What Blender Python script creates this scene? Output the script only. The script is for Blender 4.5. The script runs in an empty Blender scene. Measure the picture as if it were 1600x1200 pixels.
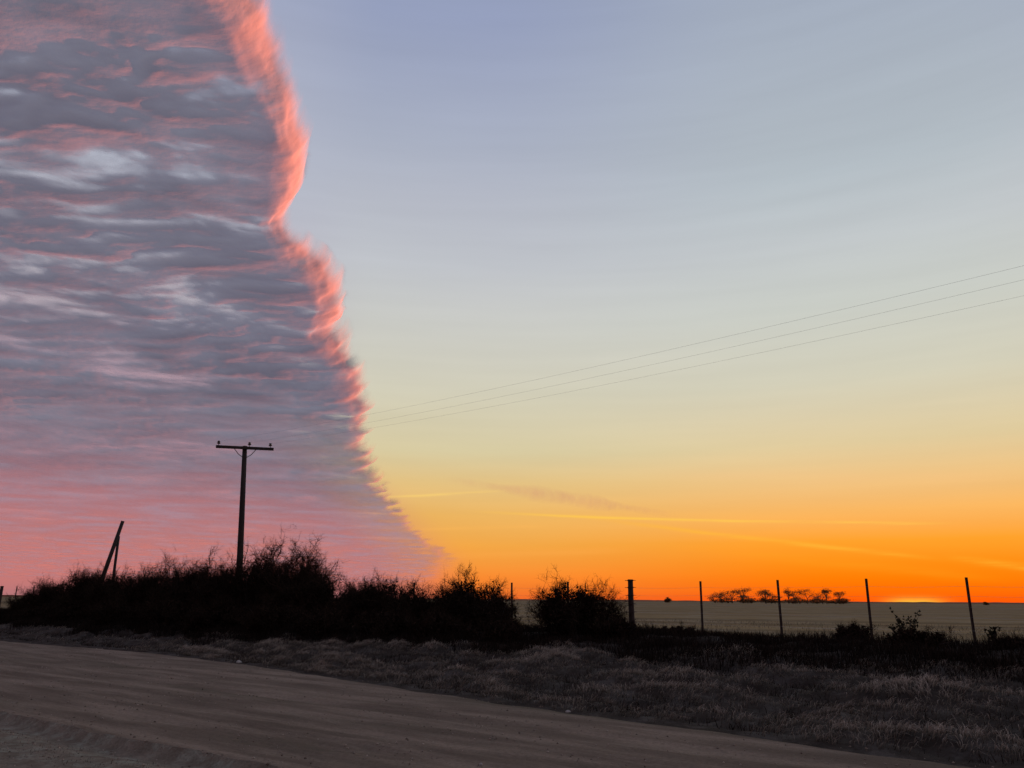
import bpy, math, random
import numpy as np

rng = np.random.default_rng(7)
random.seed(7)
scene = bpy.context.scene
col = scene.collection
R = math.radians

# ------------------------------------------------------------------ camera
cd = bpy.data.cameras.new('camera')
cam = bpy.data.objects.new('camera', cd)
col.objects.link(cam)
scene.camera = cam
cd.sensor_width = 36.0
cd.lens = 27.0
cd.clip_start = 0.1
cd.clip_end = 300000.0
PITCH, ROLL = R(15.72), R(0.43)
cam.location = (0, 0, 1.6)
from mathutils import Matrix, Vector
cam.rotation_euler = (Matrix.Rotation(math.pi / 2 + PITCH, 3, 'X') @ Matrix.Rotation(ROLL, 3, 'Z')).to_euler()

# ------------------------------------------------------------------ sky, sun, exposure
SUN_EL, SUN_AZ = R(-1.7), R(26.9)            # sun just under the horizon, right of view


def lin(c):
    r = []
    for v in c:
        v = v / 255.0
        r.append(v / 12.92 if v <= 0.04045 else ((v + 0.055) / 1.055) ** 2.4)
    return r


world = bpy.data.worlds.new('World')
scene.world = world
world.use_nodes = True
wt = world.node_tree
wt.nodes.clear()


def N(tree, typ, **kw):
    nd = tree.nodes.new(typ)
    for k, v in kw.items():
        if k == 'ins':
            for i, val in v.items():
                if isinstance(val, bpy.types.NodeSocket):
                    tree.links.new(val, nd.inputs[i])
                else:
                    nd.inputs[i].default_value = val
        else:
            setattr(nd, k, v)
    return nd


def M(tree, op, a, b=0.0, c=0.0):
    nd = N(tree, 'ShaderNodeMath', operation=op)
    for i, v in enumerate((a, b, c)):
        if isinstance(v, bpy.types.NodeSocket):
            tree.links.new(v, nd.inputs[i])
        else:
            nd.inputs[i].default_value = v
    return nd.outputs[0]


def ramp(tree, fac, stops, interp='LINEAR'):
    nd = N(tree, 'ShaderNodeValToRGB')
    cr = nd.color_ramp
    cr.interpolation = interp
    while len(cr.elements) > 1:
        cr.elements.remove(cr.elements[-1])
    cr.elements[0].position = stops[0][0]
    cr.elements[0].color = (*stops[0][1], 1)
    for p_, c_ in stops[1:]:
        el = cr.elements.new(p_)
        el.color = (*c_, 1)
    if fac is not None:
        tree.links.new(fac, nd.inputs[0])
    return nd.outputs[0]


def mixc(tree, f, a, b, blend='MIX'):
    nd = N(tree, 'ShaderNodeMix', data_type='RGBA', blend_type=blend)
    for i, v in ((0, f), (6, a), (7, b)):
        if isinstance(v, bpy.types.NodeSocket):
            tree.links.new(v, nd.inputs[i])
        elif i == 0:
            nd.inputs[0].default_value = v
        else:
            nd.inputs[i].default_value = (*v, 1)
    return nd.outputs[2]


def sstep(tree, x, lo, hi):
    nd = N(tree, 'ShaderNodeMapRange', interpolation_type='SMOOTHSTEP')
    tree.links.new(x, nd.inputs[0])
    nd.inputs[1].default_value = lo
    nd.inputs[2].default_value = hi
    return nd.outputs[0]


tc = N(wt, 'ShaderNodeTexCoord')
sp = N(wt, 'ShaderNodeSeparateXYZ')
wt.links.new(tc.outputs['Generated'], sp.inputs[0])
el_ = M(wt, 'ARCSINE', sp.outputs[2])
eldeg = M(wt, 'MULTIPLY', el_, 180 / math.pi)
fac = M(wt, 'POWER', M(wt, 'MAXIMUM', M(wt, 'DIVIDE', eldeg, 90.0), 0.0), 0.5)      # finer steps near the horizon


def P(e):
    return math.sqrt(max(e, 0) / 90.0)


SUNC = [(0.2, (255, 92, 8)), (1.2, (255, 116, 4)), (2.6, (255, 138, 6)), (4, (254, 156, 28)), (6, (250, 180, 90)), (8.3, (238, 194, 128)),
        (10.6, (226, 204, 156)), (15, (213, 208, 185)), (20, (204, 207, 199)), (24.4, (196, 201, 203)),
        (29, (182, 191, 198)), (33, (174, 183, 193)), (41, (164, 174, 192)), (60, (134, 144, 172)), (90, (112, 122, 156))]
MIDC = [(0.2, (246, 112, 44)), (1.6, (250, 138, 50)), (3.8, (243, 165, 66)), (6, (238, 180, 92)), (8.3, (229, 193, 126)),
        (10.6, (217, 203, 160)), (15, (211, 206, 184)), (20, (203, 203, 197)), (24.4, (194, 197, 203)),
        (29, (183, 187, 199)), (33, (171, 178, 196)), (41, (152, 162, 192)), (60, (126, 138, 172)), (90, (112, 122, 156))]
FARC = [(0.2, (186, 120, 122)), (1.6, (204, 122, 118)), (3.8, (206, 120, 116)), (6, (200, 120, 122)), (8.3, (190, 124, 132)),
        (10.6, (184, 134, 146)), (15, (182, 152, 164)), (20, (190, 182, 190)), (29, (184, 188, 202)),
        (41, (160, 168, 194)), (60, (126, 138, 172)), (90, (112, 122, 156))]
BACK = [(0.2, (100, 90, 104)), (4, (132, 104, 116)), (10, (150, 128, 136)), (20, (144, 142, 158)), (41, (124, 132, 160)), (90, (112, 122, 156))]


def grad(st):
    return ramp(wt, fac, [(P(e), lin(c)) for e, c in st])


# angle in azimuth away from the sun, in degrees
az = M(wt, 'ARCTAN2', sp.outputs[0], sp.outputs[1])
da = M(wt, 'ABSOLUTE', M(wt, 'SUBTRACT', M(wt, 'MULTIPLY', az, 180 / math.pi), math.degrees(SUN_AZ)))
da = M(wt, 'MINIMUM', da, M(wt, 'SUBTRACT', 360.0, da))
skyc = mixc(wt, sstep(wt, da, 4, 30), grad(SUNC), grad(MIDC))
lift = M(wt, 'MULTIPLY', M(wt, 'MINIMUM', M(wt, 'MAXIMUM', M(wt, 'SUBTRACT', eldeg, 3.0), 0.0), 8.0), 1.1)
skyc = mixc(wt, sstep(wt, M(wt, 'SUBTRACT', da, lift), 29, 38), skyc, grad(FARC))
skyc = mixc(wt, sstep(wt, da, 80, 150), skyc, grad(BACK))
# very soft uneven streaks in the low air
mp = N(wt, 'ShaderNodeMapping')
mp.inputs['Scale'].default_value = (2.2, 2.2, 34.0)
wt.links.new(tc.outputs['Generated'], mp.inputs['Vector'])
nz = N(wt, 'ShaderNodeTexNoise')
nz.inputs['Scale'].default_value = 1.3
nz.inputs['Detail'].default_value = 5
wt.links.new(mp.outputs[0], nz.inputs['Vector'])
gain = M(wt, 'ADD', 0.93, M(wt, 'MULTIPLY', nz.outputs[0], 0.14))
skyc = mixc(wt, 1.0, skyc, N(wt, 'ShaderNodeCombineColor', ins={0: gain, 1: gain, 2: gain}).outputs[0], 'MULTIPLY')
# glow where the sun is about to clear the horizon
ga = M(wt, 'POWER', M(wt, 'DIVIDE', M(wt, 'SUBTRACT', da, 0.3), 1.3), 2)
ge = M(wt, 'POWER', M(wt, 'DIVIDE', M(wt, 'SUBTRACT', eldeg, 0.0), 0.33), 2)
glow = M(wt, 'EXPONENT', M(wt, 'MULTIPLY', M(wt, 'ADD', ga, ge), -1.0))
skyc = mixc(wt, M(wt, 'MINIMUM', glow, 1.0), skyc, (1.0, 0.52, 0.05))
# thin sunlit ice clouds far off, low in the sky: (azimuth, elevation) of both ends, half width in degrees, strength
azd = M(wt, 'MULTIPLY', az, 180 / math.pi)
nw = N(wt, 'ShaderNodeTexNoise', ins={'Vector': mp.outputs[0], 'Scale': 3.0, 'Detail': 6.0, 'Roughness': 0.6})
wig = M(wt, 'MULTIPLY', M(wt, 'SUBTRACT', nw.outputs[0], 0.5), 0.35)
STREAKS = [(-4.5, 6.35, 31.0, 4.9, 0.085, 0.95, (1.0, 0.56, 0.07)), (-10.5, 7.15, 0.5, 7.85, 0.075, 0.55, (1.0, 0.66, 0.16)),
           (4.0, 6.1, 30.0, 2.55, 0.15, 0.60, (1.0, 0.47, 0.03)), (28.5, 2.9, 38.0, 1.4, 0.20, 0.7, (1.0, 0.47, 0.03)),
           (-9.0, 4.8, 4.0, 5.3, 0.14, 0.35, (1.0, 0.47, 0.09)), (-8.0, 3.0, 10.0, 3.6, 0.22, 0.25, (1.0, 0.40, 0.07)),
           (8.0, 9.0, 36.0, 7.6, 0.5, 0.10, (0.95, 0.50, 0.22)), (10.0, 4.1, 34.0, 1.2, 0.35, 0.3, (1.0, 0.33, 0.01))]
for a1, e1, a2, e2, hw, k_, c_ in STREAKS:
    u_ = M(wt, 'DIVIDE', M(wt, 'SUBTRACT', azd, a1), a2 - a1)
    ln = M(wt, 'ADD', M(wt, 'MULTIPLY', u_, e2 - e1), e1)
    d_ = M(wt, 'DIVIDE', M(wt, 'SUBTRACT', M(wt, 'ADD', eldeg, wig), ln), hw)
    g_ = M(wt, 'EXPONENT', M(wt, 'MULTIPLY', M(wt, 'MULTIPLY', d_, d_), -1.0))
    g_ = M(wt, 'MULTIPLY', g_, M(wt, 'MULTIPLY', sstep(wt, u_, 0.0, 0.3), sstep(wt, M(wt, 'SUBTRACT', 1.0, u_), 0.0, 0.25)))
    g_ = M(wt, 'MULTIPLY', g_, M(wt, 'MULTIPLY', sstep(wt, nw.outputs[0], 0.25, 0.6), k_))
    skyc = mixc(wt, g_, skyc, c_)
skt = N(wt, 'ShaderNodeTexSky', sky_type='NISHITA', sun_disc=False)
skt.sun_elevation = SUN_EL
skt.sun_rotation = SUN_AZ
bg1 = N(wt, 'ShaderNodeBackground', ins={0: skyc, 1: 0.475})
bg2 = N(wt, 'ShaderNodeBackground', ins={0: skt.outputs[0], 1: 0.03})
add = N(wt, 'ShaderNodeAddShader', ins={0: bg1.outputs[0], 1: bg2.outputs[0]})
wo = N(wt, 'ShaderNodeOutputWorld', ins={0: add.outputs[0]})

sd = bpy.data.lights.new('sun', 'SUN')
sd.energy = 5.0
sd.angle = R(0.9)
sd.color = (1.0, 0.225, 0.115)
so = bpy.data.objects.new('sun', sd)
col.objects.link(so)
sdir = Vector((math.sin(SUN_AZ) * math.cos(SUN_EL), math.cos(SUN_AZ) * math.cos(SUN_EL), math.sin(SUN_EL)))
so.rotation_euler = sdir.to_track_quat('Z', 'Y').to_euler()

scene.view_settings.view_transform = 'Standard'
scene.view_settings.look = 'None'
scene.view_settings.exposure = 1.0       # exposed for the dawn ground
scene.view_settings.gamma = 1.0
scene.view_settings.use_curve_mapping = False
scene.cycles.max_bounces = 6
scene.cycles.diffuse_bounces = 3
scene.cycles.transparent_max_bounces = 12


# ------------------------------------------------------------------ helpers
def tag(o, label=None, cat=None, group=None, kind=None):
    if label:
        o['label'] = label
    if cat:
        o['category'] = cat
    if group:
        o['group'] = group
    if kind:
        o['kind'] = kind
    return o


def empty(name, loc, rz=0.0):
    o = bpy.data.objects.new(name, None)
    col.objects.link(o)
    o.location = loc
    o.rotation_euler.z = rz
    o.empty_display_size = 0.3
    return o


def mesh(name, v, f, mat, parent=None, smooth=False, attrs=None):
    """One mesh object; f is an (n,3) or (n,4) int array or a list of faces."""
    me = bpy.data.meshes.new(name)
    v = np.asarray(v, dtype=np.float32)
    if isinstance(f, np.ndarray):
        k = f.shape[1]
        me.vertices.add(len(v))
        me.vertices.foreach_set('co', v.ravel())
        me.loops.add(f.size)
        me.loops.foreach_set('vertex_index', f.astype(np.int32).ravel())
        me.polygons.add(len(f))
        me.polygons.foreach_set('loop_start', np.arange(0, f.size, k, dtype=np.int32))
        me.polygons.foreach_set('loop_total', np.full(len(f), k, dtype=np.int32))
        me.update(calc_edges=True)
    else:
        me.from_pydata([tuple(map(float, p)) for p in v], [], f)
    for an, av in (attrs or {}).items():
        a = me.attributes.new(an, 'FLOAT', 'POINT')
        a.data.foreach_set('value', np.asarray(av, dtype=np.float32))
    me.polygons.foreach_set('use_smooth', np.full(len(me.polygons), smooth))
    me.materials.append(mat)
    me.update()
    o = bpy.data.objects.new(name, me)
    col.objects.link(o)
    o.parent = parent
    return o


class MB:
    """collects tubes and boxes into one mesh"""

    def __init__(s):
        s.v, s.f = [], []

    def tube(s, pts, rad, n=8, cap=True, flat=1.0):
        pts = [Vector(p) for p in pts]
        rad = rad if isinstance(rad, (list, tuple)) else [rad] * len(pts)
        b = len(s.v)
        up = None
        for i, p in enumerate(pts):
            d = (pts[min(i + 1, len(pts) - 1)] - pts[max(i - 1, 0)]).normalized()
            if up is None:
                up = Vector((0, 0, 1)) if abs(d.z) < 0.9 else Vector((1, 0, 0))
            a = d.cross(up).normalized()
            c = a.cross(d).normalized()
            up = c
            for k in range(n):
                th = 2 * math.pi * k / n
                s.v.append(p + a * (math.cos(th) * rad[i]) + c * (math.sin(th) * rad[i] * flat))
        for i in range(len(pts) - 1):
            for k in range(n):
                k2 = (k + 1) % n
                s.f.append((b + i * n + k, b + i * n + k2, b + (i + 1) * n + k2, b + (i + 1) * n + k))
        if cap:
            s.f.append(tuple(b + k for k in range(n))[::-1])
            s.f.append(tuple(b + (len(pts) - 1) * n + k for k in range(n)))
        return s

    def box(s, c, ax, ay, az_):
        c, ax, ay, az_ = map(Vector, (c, ax, ay, az_))
        b = len(s.v)
        for i in (-1, 1):
            for j in (-1, 1):
                for k in (-1, 1):
                    s.v.append(c + ax * i + ay * j + az_ * k)
        for q in ((0, 1, 3, 2), (4, 6, 7, 5), (0, 4, 5, 1), (2, 3, 7, 6), (0, 2, 6, 4), (1, 5, 7, 3)):
            s.f.append(tuple(b + x for x in q))
        return s

    def build(s, name, mat, parent=None, smooth=False):
        return mesh(name, np.array([tuple(p) for p in s.v]), s.f, mat, parent, smooth)


def _hash(ix, iy, seed):
    h = (ix.astype(np.int64) * 374761393 + iy.astype(np.int64) * 668265263 + seed * 974634777) & 0xFFFFFFFF
    h = ((h ^ (h >> 13)) * 1274126177) & 0xFFFFFFFF
    return (h ^ (h >> 16)) & 0xFFFFFFFF


def perlin(x, y, seed=0):
    x0, y0 = np.floor(x), np.floor(y)
    fx, fy = x - x0, y - y0
    u, v = fx ** 3 * (fx * (fx * 6 - 15) + 10), fy ** 3 * (fy * (fy * 6 - 15) + 10)

    def g(dx, dy):
        a = _hash(x0 + dx, y0 + dy, seed) * (2 * math.pi / 4294967296.0)
        return np.cos(a) * (fx - dx) + np.sin(a) * (fy - dy)
    return 1.45 * ((g(0, 0) * (1 - u) + g(1, 0) * u) * (1 - v) + (g(0, 1) * (1 - u) + g(1, 1) * u) * v)


def fbm(x, y, oct=4, seed=0, gain=0.5):
    r, a = 0.0, 1.0
    for i in range(oct):
        r = r + a * perlin(x * 2.03 ** i + 17.3 * i, y * 2.03 ** i - 9.1 * i, seed + i)
        a *= gain
    return r


def smooth(x, lo, hi):
    t = np.clip((x - lo) / (hi - lo), 0, 1)
    return t * t * (3 - 2 * t)


def grid_faces(nr, nc):
    i, j = np.meshgrid(np.arange(nr - 1), np.arange(nc - 1), indexing='ij')
    a = (i * nc + j).ravel()
    return np.stack([a, a + 1, a + nc + 1, a + nc], 1)


# ------------------------------------------------------------------ materials
def new_mat(name):
    m = bpy.data.materials.new(name)
    m.use_nodes = True
    m.node_tree.nodes.clear()
    return m, m.node_tree


def ground_mat(name, c1, c2, scale, frost=None, frost_scale=3.0, stretch=None, bump=0.3, bump_scale=40.0, rot=0.0, stain=None):
    m, t = new_mat(name)
    co = N(t, 'ShaderNodeTexCoord')
    mp = N(t, 'ShaderNodeMapping')
    mp.inputs['Rotation'].default_value = (0, 0, rot)
    t.links.new(co.outputs['Object'], mp.inputs['Vector'])
    mp2 = N(t, 'ShaderNodeMapping')
    mp2.inputs['Scale'].default_value = stretch or (1, 1, 1)
    t.links.new(mp.outputs[0], mp2.inputs['Vector'])
    n1 = N(t, 'ShaderNodeTexNoise', ins={'Vector': mp2.outputs[0], 'Scale': scale, 'Detail': 8.0, 'Roughness': 0.62})
    n2 = N(t, 'ShaderNodeTexNoise', ins={'Vector': mp.outputs[0], 'Scale': bump_scale, 'Detail': 6.0, 'Roughness': 0.7})
    base = mixc(t, sstep(t, n1.outputs[0], 0.34, 0.68), c1, c2)
    if stain:
        n4 = N(t, 'ShaderNodeTexNoise', ins={'Vector': mp2.outputs[0], 'Scale': scale * 0.31, 'Detail': 5.0, 'Roughness': 0.6})
        base = mixc(t, sstep(t, n4.outputs[0], 0.5, 0.72), base, stain)
    if frost:
        n3 = N(t, 'ShaderNodeTexNoise', ins={'Vector': mp.outputs[0], 'Scale': frost_scale, 'Detail': 7.0, 'Roughness': 0.66})
        base = mixc(t, M(t, 'MULTIPLY', sstep(t, n3.outputs[0], 0.45, 0.68), 0.8), base, frost)
    base = mixc(t, M(t, 'MULTIPLY', sstep(t, n2.outputs[0], 0.35, 0.7), 0.4), base, tuple(0.55 * x for x in c1))
    bp = N(t, 'ShaderNodeBump', ins={'Strength': bump, 'Distance': 0.05, 'Height': n2.outputs[0]})
    bs = N(t, 'ShaderNodeBsdfPrincipled', ins={'Base Color': base, 'Roughness': 0.95, 'Normal': bp.outputs[0]})
    bs.inputs['Specular IOR Level'].default_value = 0.1
    N(t, 'ShaderNodeOutputMaterial', ins={0: bs.outputs[0]})
    return m


def wood_mat(name, c1, c2, rough=0.9, scale=(30, 30, 2)):
    m, t = new_mat(name)
    co = N(t, 'ShaderNodeTexCoord')
    mp = N(t, 'ShaderNodeMapping')
    mp.inputs['Scale'].default_value = scale
    t.links.new(co.outputs['Object'], mp.inputs['Vector'])
    n1 = N(t, 'ShaderNodeTexNoise', ins={'Vector': mp.outputs[0], 'Scale': 1.0, 'Detail': 6.0})
    base = mixc(t, n1.outputs[0], c1, c2)
    bp = N(t, 'ShaderNodeBump', ins={'Strength': 0.4, 'Distance': 0.01, 'Height': n1.outputs[0]})
    bs = N(t, 'ShaderNodeBsdfPrincipled', ins={'Base Color': base, 'Roughness': rough, 'Normal': bp.outputs[0]})
    N(t, 'ShaderNodeOutputMaterial', ins={0: bs.outputs[0]})
    return m


def blade_mat(name, c_root, c_tip, trans=0.25):
    """grass blades and twigs: colour from the 'tip' attribute (frost or dry tips) and a per-blade tint"""
    m, t = new_mat(name)
    at = N(t, 'ShaderNodeAttribute', attribute_name='tip')
    tn = N(t, 'ShaderNodeAttribute', attribute_name='tint')
    c = mixc(t, at.outputs['Fac'], c_root, c_tip)
    g = M(t, 'ADD', 0.22, M(t, 'MULTIPLY', tn.outputs['Fac'], 1.3))
    c = mixc(t, 1.0, c, N(t, 'ShaderNodeCombineColor', ins={0: g, 1: g, 2: g}).outputs[0], 'MULTIPLY')
    d = N(t, 'ShaderNodeBsdfDiffuse', ins={0: c})
    tr = N(t, 'ShaderNodeBsdfTranslucent', ins={0: c})
    mx = N(t, 'ShaderNodeMixShader', ins={0: trans, 1: d.outputs[0], 2: tr.outputs[0]})
    N(t, 'ShaderNodeOutputMaterial', ins={0: mx.outputs[0]})
    return m


def cloud_mat(name, color, trans, density=1.0, fine=0.0, fscale=0.02):
    """a veil of droplets: scatters light from below, passes light from above, lets the sky through where it is thin"""
    m, t = new_mat(name)
    at = N(t, 'ShaderNodeAttribute', attribute_name='cover')
    a = at.outputs['Fac']
    co = N(t, 'ShaderNodeTexCoord')
    mp = N(t, 'ShaderNodeMapping')
    mp.inputs['Scale'].default_value = (fscale, fscale * 1.3, fscale)
    t.links.new(co.outputs['Object'], mp.inputs['Vector'])
    nz_ = N(t, 'ShaderNodeTexNoise', ins={'Vector': mp.outputs[0], 'Scale': 1.0, 'Detail': 6.0, 'Roughness': 0.62})
    if fine:
        # thin wisps erode where the cover is partial
        w = M(t, 'MULTIPLY', M(t, 'SUBTRACT', nz_.outputs[0], 0.5), fine)
        part = M(t, 'MULTIPLY', M(t, 'MULTIPLY', a, M(t, 'SUBTRACT', 1.0, a)), 4.0)
        a = M(t, 'ADD', a, M(t, 'MULTIPLY', w, part))
    a = M(t, 'MINIMUM', M(t, 'MAXIMUM', M(t, 'MULTIPLY', a, density), 0.0), 1.0)
    th = N(t, 'ShaderNodeAttribute', attribute_name='thick').outputs['Fac']
    tcol = mixc(t, th, (1.0, 1.0, 1.0), (0.62, 0.595, 0.63))       # thicker cloud passes less light
    bp = N(t, 'ShaderNodeBump', ins={'Strength': 0.3, 'Distance': 8.0, 'Height': nz_.outputs[0]})
    d = N(t, 'ShaderNodeBsdfDiffuse', ins={0: (*color, 1), 'Normal': bp.outputs[0]})
    tr = N(t, 'ShaderNodeBsdfTranslucent', ins={0: tcol})
    rm = N(t, 'ShaderNodeAttribute', attribute_name='rim').outputs['Fac']
    tf = M(t, 'SUBTRACT', trans, M(t, 'MULTIPLY', rm, 0.24))                      # the rim is seen from its dense sunlit side
    mx = N(t, 'ShaderNodeMixShader', ins={0: tf, 1: d.outputs[0], 2: tr.outputs[0]})
    tp = N(t, 'ShaderNodeBsdfTransparent')
    fx = N(t, 'ShaderNodeMixShader', ins={0: a, 1: tp.outputs[0], 2: mx.outputs[0]})
    N(t, 'ShaderNodeOutputMaterial', ins={0: fx.outputs[0]})
    return m


ROAD_ANG = math.atan2(-0.592, 0.806)
MAT = dict(
    road=ground_mat('dirt road', (0.150, 0.114, 0.080), (0.290, 0.226, 0.162), 1.1, stretch=(0.28, 1.9, 1), rot=-ROAD_ANG, bump=0.6, bump_scale=18, stain=(0.125, 0.105, 0.068)),
    verge=ground_mat('verge soil', (0.030, 0.023, 0.017), (0.06, 0.048, 0.036), 2.3, frost=(0.11, 0.098, 0.082), frost_scale=1.8, bump=0.8, bump_scale=16),
    shoulder=ground_mat('frosted gravel', (0.19, 0.155, 0.110), (0.31, 0.26, 0.19), 3.0, frost=(0.36, 0.37, 0.28), frost_scale=4.5, bump=0.9, bump_scale=26),
    field=ground_mat('stubble field', (0.13, 0.092, 0.040), (0.32, 0.235, 0.105), 0.20, stretch=(0.03, 1.0, 1), stain=(0.15, 0.108, 0.050), rot=-ROAD_ANG * 0.55, frost=(0.29, 0.25, 0.16), frost_scale=0.25, bump=0.5, bump_scale=3),
    hills=ground_mat('far rise', (0.16, 0.06, 0.03), (0.20, 0.08, 0.04), 0.01, bump=0.0),
    grass=blade_mat('frosted dead grass', (0.030, 0.024, 0.017), (0.50, 0.43, 0.335), 0.1),
    weeds=blade_mat('dark dead weeds', (0.012, 0.009, 0.007), (0.034, 0.024, 0.018), 0.1),
    stubble=blade_mat('pale stubble', (0.15, 0.12, 0.08), (0.30, 0.26, 0.19), 0.3),
    twig=blade_mat('brush twigs', (0.020, 0.014, 0.010), (0.050, 0.032, 0.022), 0.10),
    leaf=blade_mat('weed leaves', (0.020, 0.020, 0.012), (0.040, 0.036, 0.022), 0.2),
    bark=wood_mat('dark bark', (0.022, 0.016, 0.012), (0.045, 0.034, 0.026)),
    pole=wood_mat('creosoted pole', (0.014, 0.009, 0.007), (0.036, 0.024, 0.018), scale=(14, 14, 0.8)),
    steel=wood_mat('rusted steel', (0.016, 0.009, 0.007), (0.040, 0.020, 0.013), 0.85, (18, 18, 18)),
    wire=wood_mat('weathered wire', (0.30, 0.29, 0.30), (0.42, 0.41, 0.42), 0.6, (5, 5, 5)),
    glass=wood_mat('brown glazed insulator', (0.035, 0.018, 0.014), (0.06, 0.03, 0.02), 0.25, (5, 5, 5)),
    stone=wood_mat('pale stone', (0.24, 0.22, 0.19), (0.36, 0.34, 0.30), 0.9, (9, 9, 9)),
    clod=wood_mat('earth clod', (0.06, 0.05, 0.042), (0.12, 0.10, 0.085), 0.95, (9, 9, 9)),
    gravel=blade_mat('loose gravel', (0.17, 0.135, 0.10), (0.38, 0.32, 0.25), 0.0),
    crown=blade_mat('far tree foliage', (0.14, 0.075, 0.035), (0.24, 0.13, 0.055), 0.55),
)

# ------------------------------------------------------------------ ground: strips along the fence line
P0 = np.array([3.73, 24.3])
EV = np.array([0.806, -0.592])           # along the fence, towards the right
NV = np.array([-0.592, -0.806])          # from the fence towards the road


def ts(t, s):
    t, s = np.asarray(t, float), np.asarray(s, float)
    return P0[0] + t * EV[0] + s * NV[0], P0[1] + t * EV[1] + s * NV[1]


T_KEY = [-6000, -120, -40, -26, -12, -6, -2, 3.7, 10, 30, 120, 6000]
S_KEY = [9.0, 9.0, 9.0, 8.9, 8.6, 9.3, 10.1, 11.3, 12.1, 13.2, 14, 14]


def road_far(t):
    return np.interp(t, T_KEY, S_KEY) + 0.16 * fbm(np.asarray(t) * 0.5, np.zeros_like(np.asarray(t, float)), 4, 31)


def road_near(t):
    t = np.asarray(t, float)
    return 16.55 + 0.10 * fbm(t * 0.45, np.zeros_like(t) + 5.5, 3, 77)


def mounds(t, s):
    return 0.17 * fbm(t * 0.50, s * 0.95, 3, 3) + 0.06 * fbm(t * 1.5, s * 1.9, 3, 4)


def height(t, s):
    t, s = np.broadcast_arrays(np.asarray(t, float), np.asarray(s, float))
    s1, s2 = road_far(t), road_near(t)
    near = np.exp(-((t + 8) / 60.0) ** 2)
    z = 0.70 * (1 - smooth(s, 0.5, 1.0 * s1)) * 1.0
    mound = mounds(t, s)
    verge = smooth(s, 0.3, 2.0) * (1 - smooth(s, s1 - 0.9, s1 - 0.05))
    z = z + mound * verge * near
    # low lip along the road edge
    z = z + 0.05 * np.exp(-((s - s1 + 0.35) / 0.22) ** 2) * near * (0.7 + 0.6 * fbm(t * 1.1, s * 0.2, 3, 9))
    onroad = smooth(s, s1, s1 + 0.5) * (1 - smooth(s, s2 - 0.4, s2))
    z = z + onroad * near * (0.022 * fbm(t * 0.12, s * 2.6, 4, 12) + 0.009 * fbm(t * 1.4, s * 4.0, 3, 13) - 0.030 * (np.exp(-((s - 12.9) / 0.16) ** 2) + np.exp(-((s - 14.5) / 0.16) ** 2)) * (0.7 + 0.6 * fbm(t * 0.3, s * 0, 2, 14)))
    # windrow of loose earth left by the grader on the near edge, with a shallow drop behind it
    ridge = np.exp(-((s - s2 + 0.05) / 0.13) ** 2)
    z = z + near * ridge * 0.028 * smooth(t, -4.5, -1.0) * (0.9 + 0.7 * fbm(t * 1.3, s * 0.9, 4, 21))
    z = z - near * 0.10 * smooth(t, -3.0, -0.8) * smooth(s, s2 + 0.02, s2 + 0.12) * (1 - smooth(s, s2 + 0.2, s2 + 0.8))
    # torn clods and scrapes where the surface has been cut up
    cut = np.exp(-((s - 15.4) / 0.9) ** 2 - ((t - 4.2) / 2.4) ** 2)
    z = z + cut * 0.035 * fbm(t * 1.3, s * 4.5, 4, 25)
    z = z + near * smooth(s, s2 + 0.2, s2 + 0.8) * (0.02 * fbm(t * 2.0, s * 2.0, 4, 22) + 0.012 * fbm(t * 7.0, s * 7.0, 2, 23))
    # field beyond the fence
    fld = smooth(-s, 0.0, 3.0)
    z = z + fld * near * 0.02 * fbm(t * 0.3, s * 1.2, 3, 40)
    return z


def tgrid(fine, lo=-60.0, hi=34.0):
    mid = np.arange(lo, hi, fine)
    a = -np.geomspace(-lo + fine * 3, 7000, 60)[::-1]
    b = np.geomspace(hi + fine * 3, 7000, 60)
    return np.concatenate([a, mid, b])


def strip(name, mat, tg, sfun, nrow, label=None, power=1.0):
    q = np.linspace(0, 1, nrow) ** power
    T = np.repeat(tg[None, :], nrow, 0)
    S = np.stack([sfun(tg, a) for a in q])
    Z = height(T, S)
    X, Y = ts(T, S)
    o = mesh(name, np.stack([X, Y, Z], -1).reshape(-1, 3), grid_faces(nrow, len(tg))[:, ::-1], mat, None, True)
    o['kind'] = 'structure'
    return o


TG = tgrid(0.14)
strip('verge', MAT['verge'], TG, lambda t, a: road_far(t) * a, 90)
strip('road', MAT['road'], TG, lambda t, a: road_far(t) + (road_near(t) - road_far(t)) * a, 60)
strip('ground', MAT['shoulder'], TG, lambda t, a: road_near(t) + (7000.0 * a ** 9 + 9 * a), 90)
strip("field", MAT["field"], TG, lambda t, a: 0 * t - (7000.0 * a ** 6 + 12 * a), 90)

# low rise of land on the far horizon
hv, hf = [], []
azs = np.radians(np.arange(-60, 100, 0.25))
prof = 5.2 + 2.6 * fbm(np.degrees(azs) * 0.12, azs * 0, 4, 51) + 1.1 * fbm(np.degrees(azs) * 0.9, azs * 0, 3, 52)
prof = np.maximum(prof, 1.5)
rows = []
for rr, k in ((2500, -0.3), (2900, 0.75), (3100, 1.0), (3400, 0.6), (4200, -0.3)):
    rows.append(np.stack([np.sin(azs) * rr, np.cos(azs) * rr, prof * k + 0.7], -1))
hills = mesh('hills', np.concatenate(rows), grid_faces(5, len(azs)), MAT['hills'], None, True)
hills['kind'] = 'structure'

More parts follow.
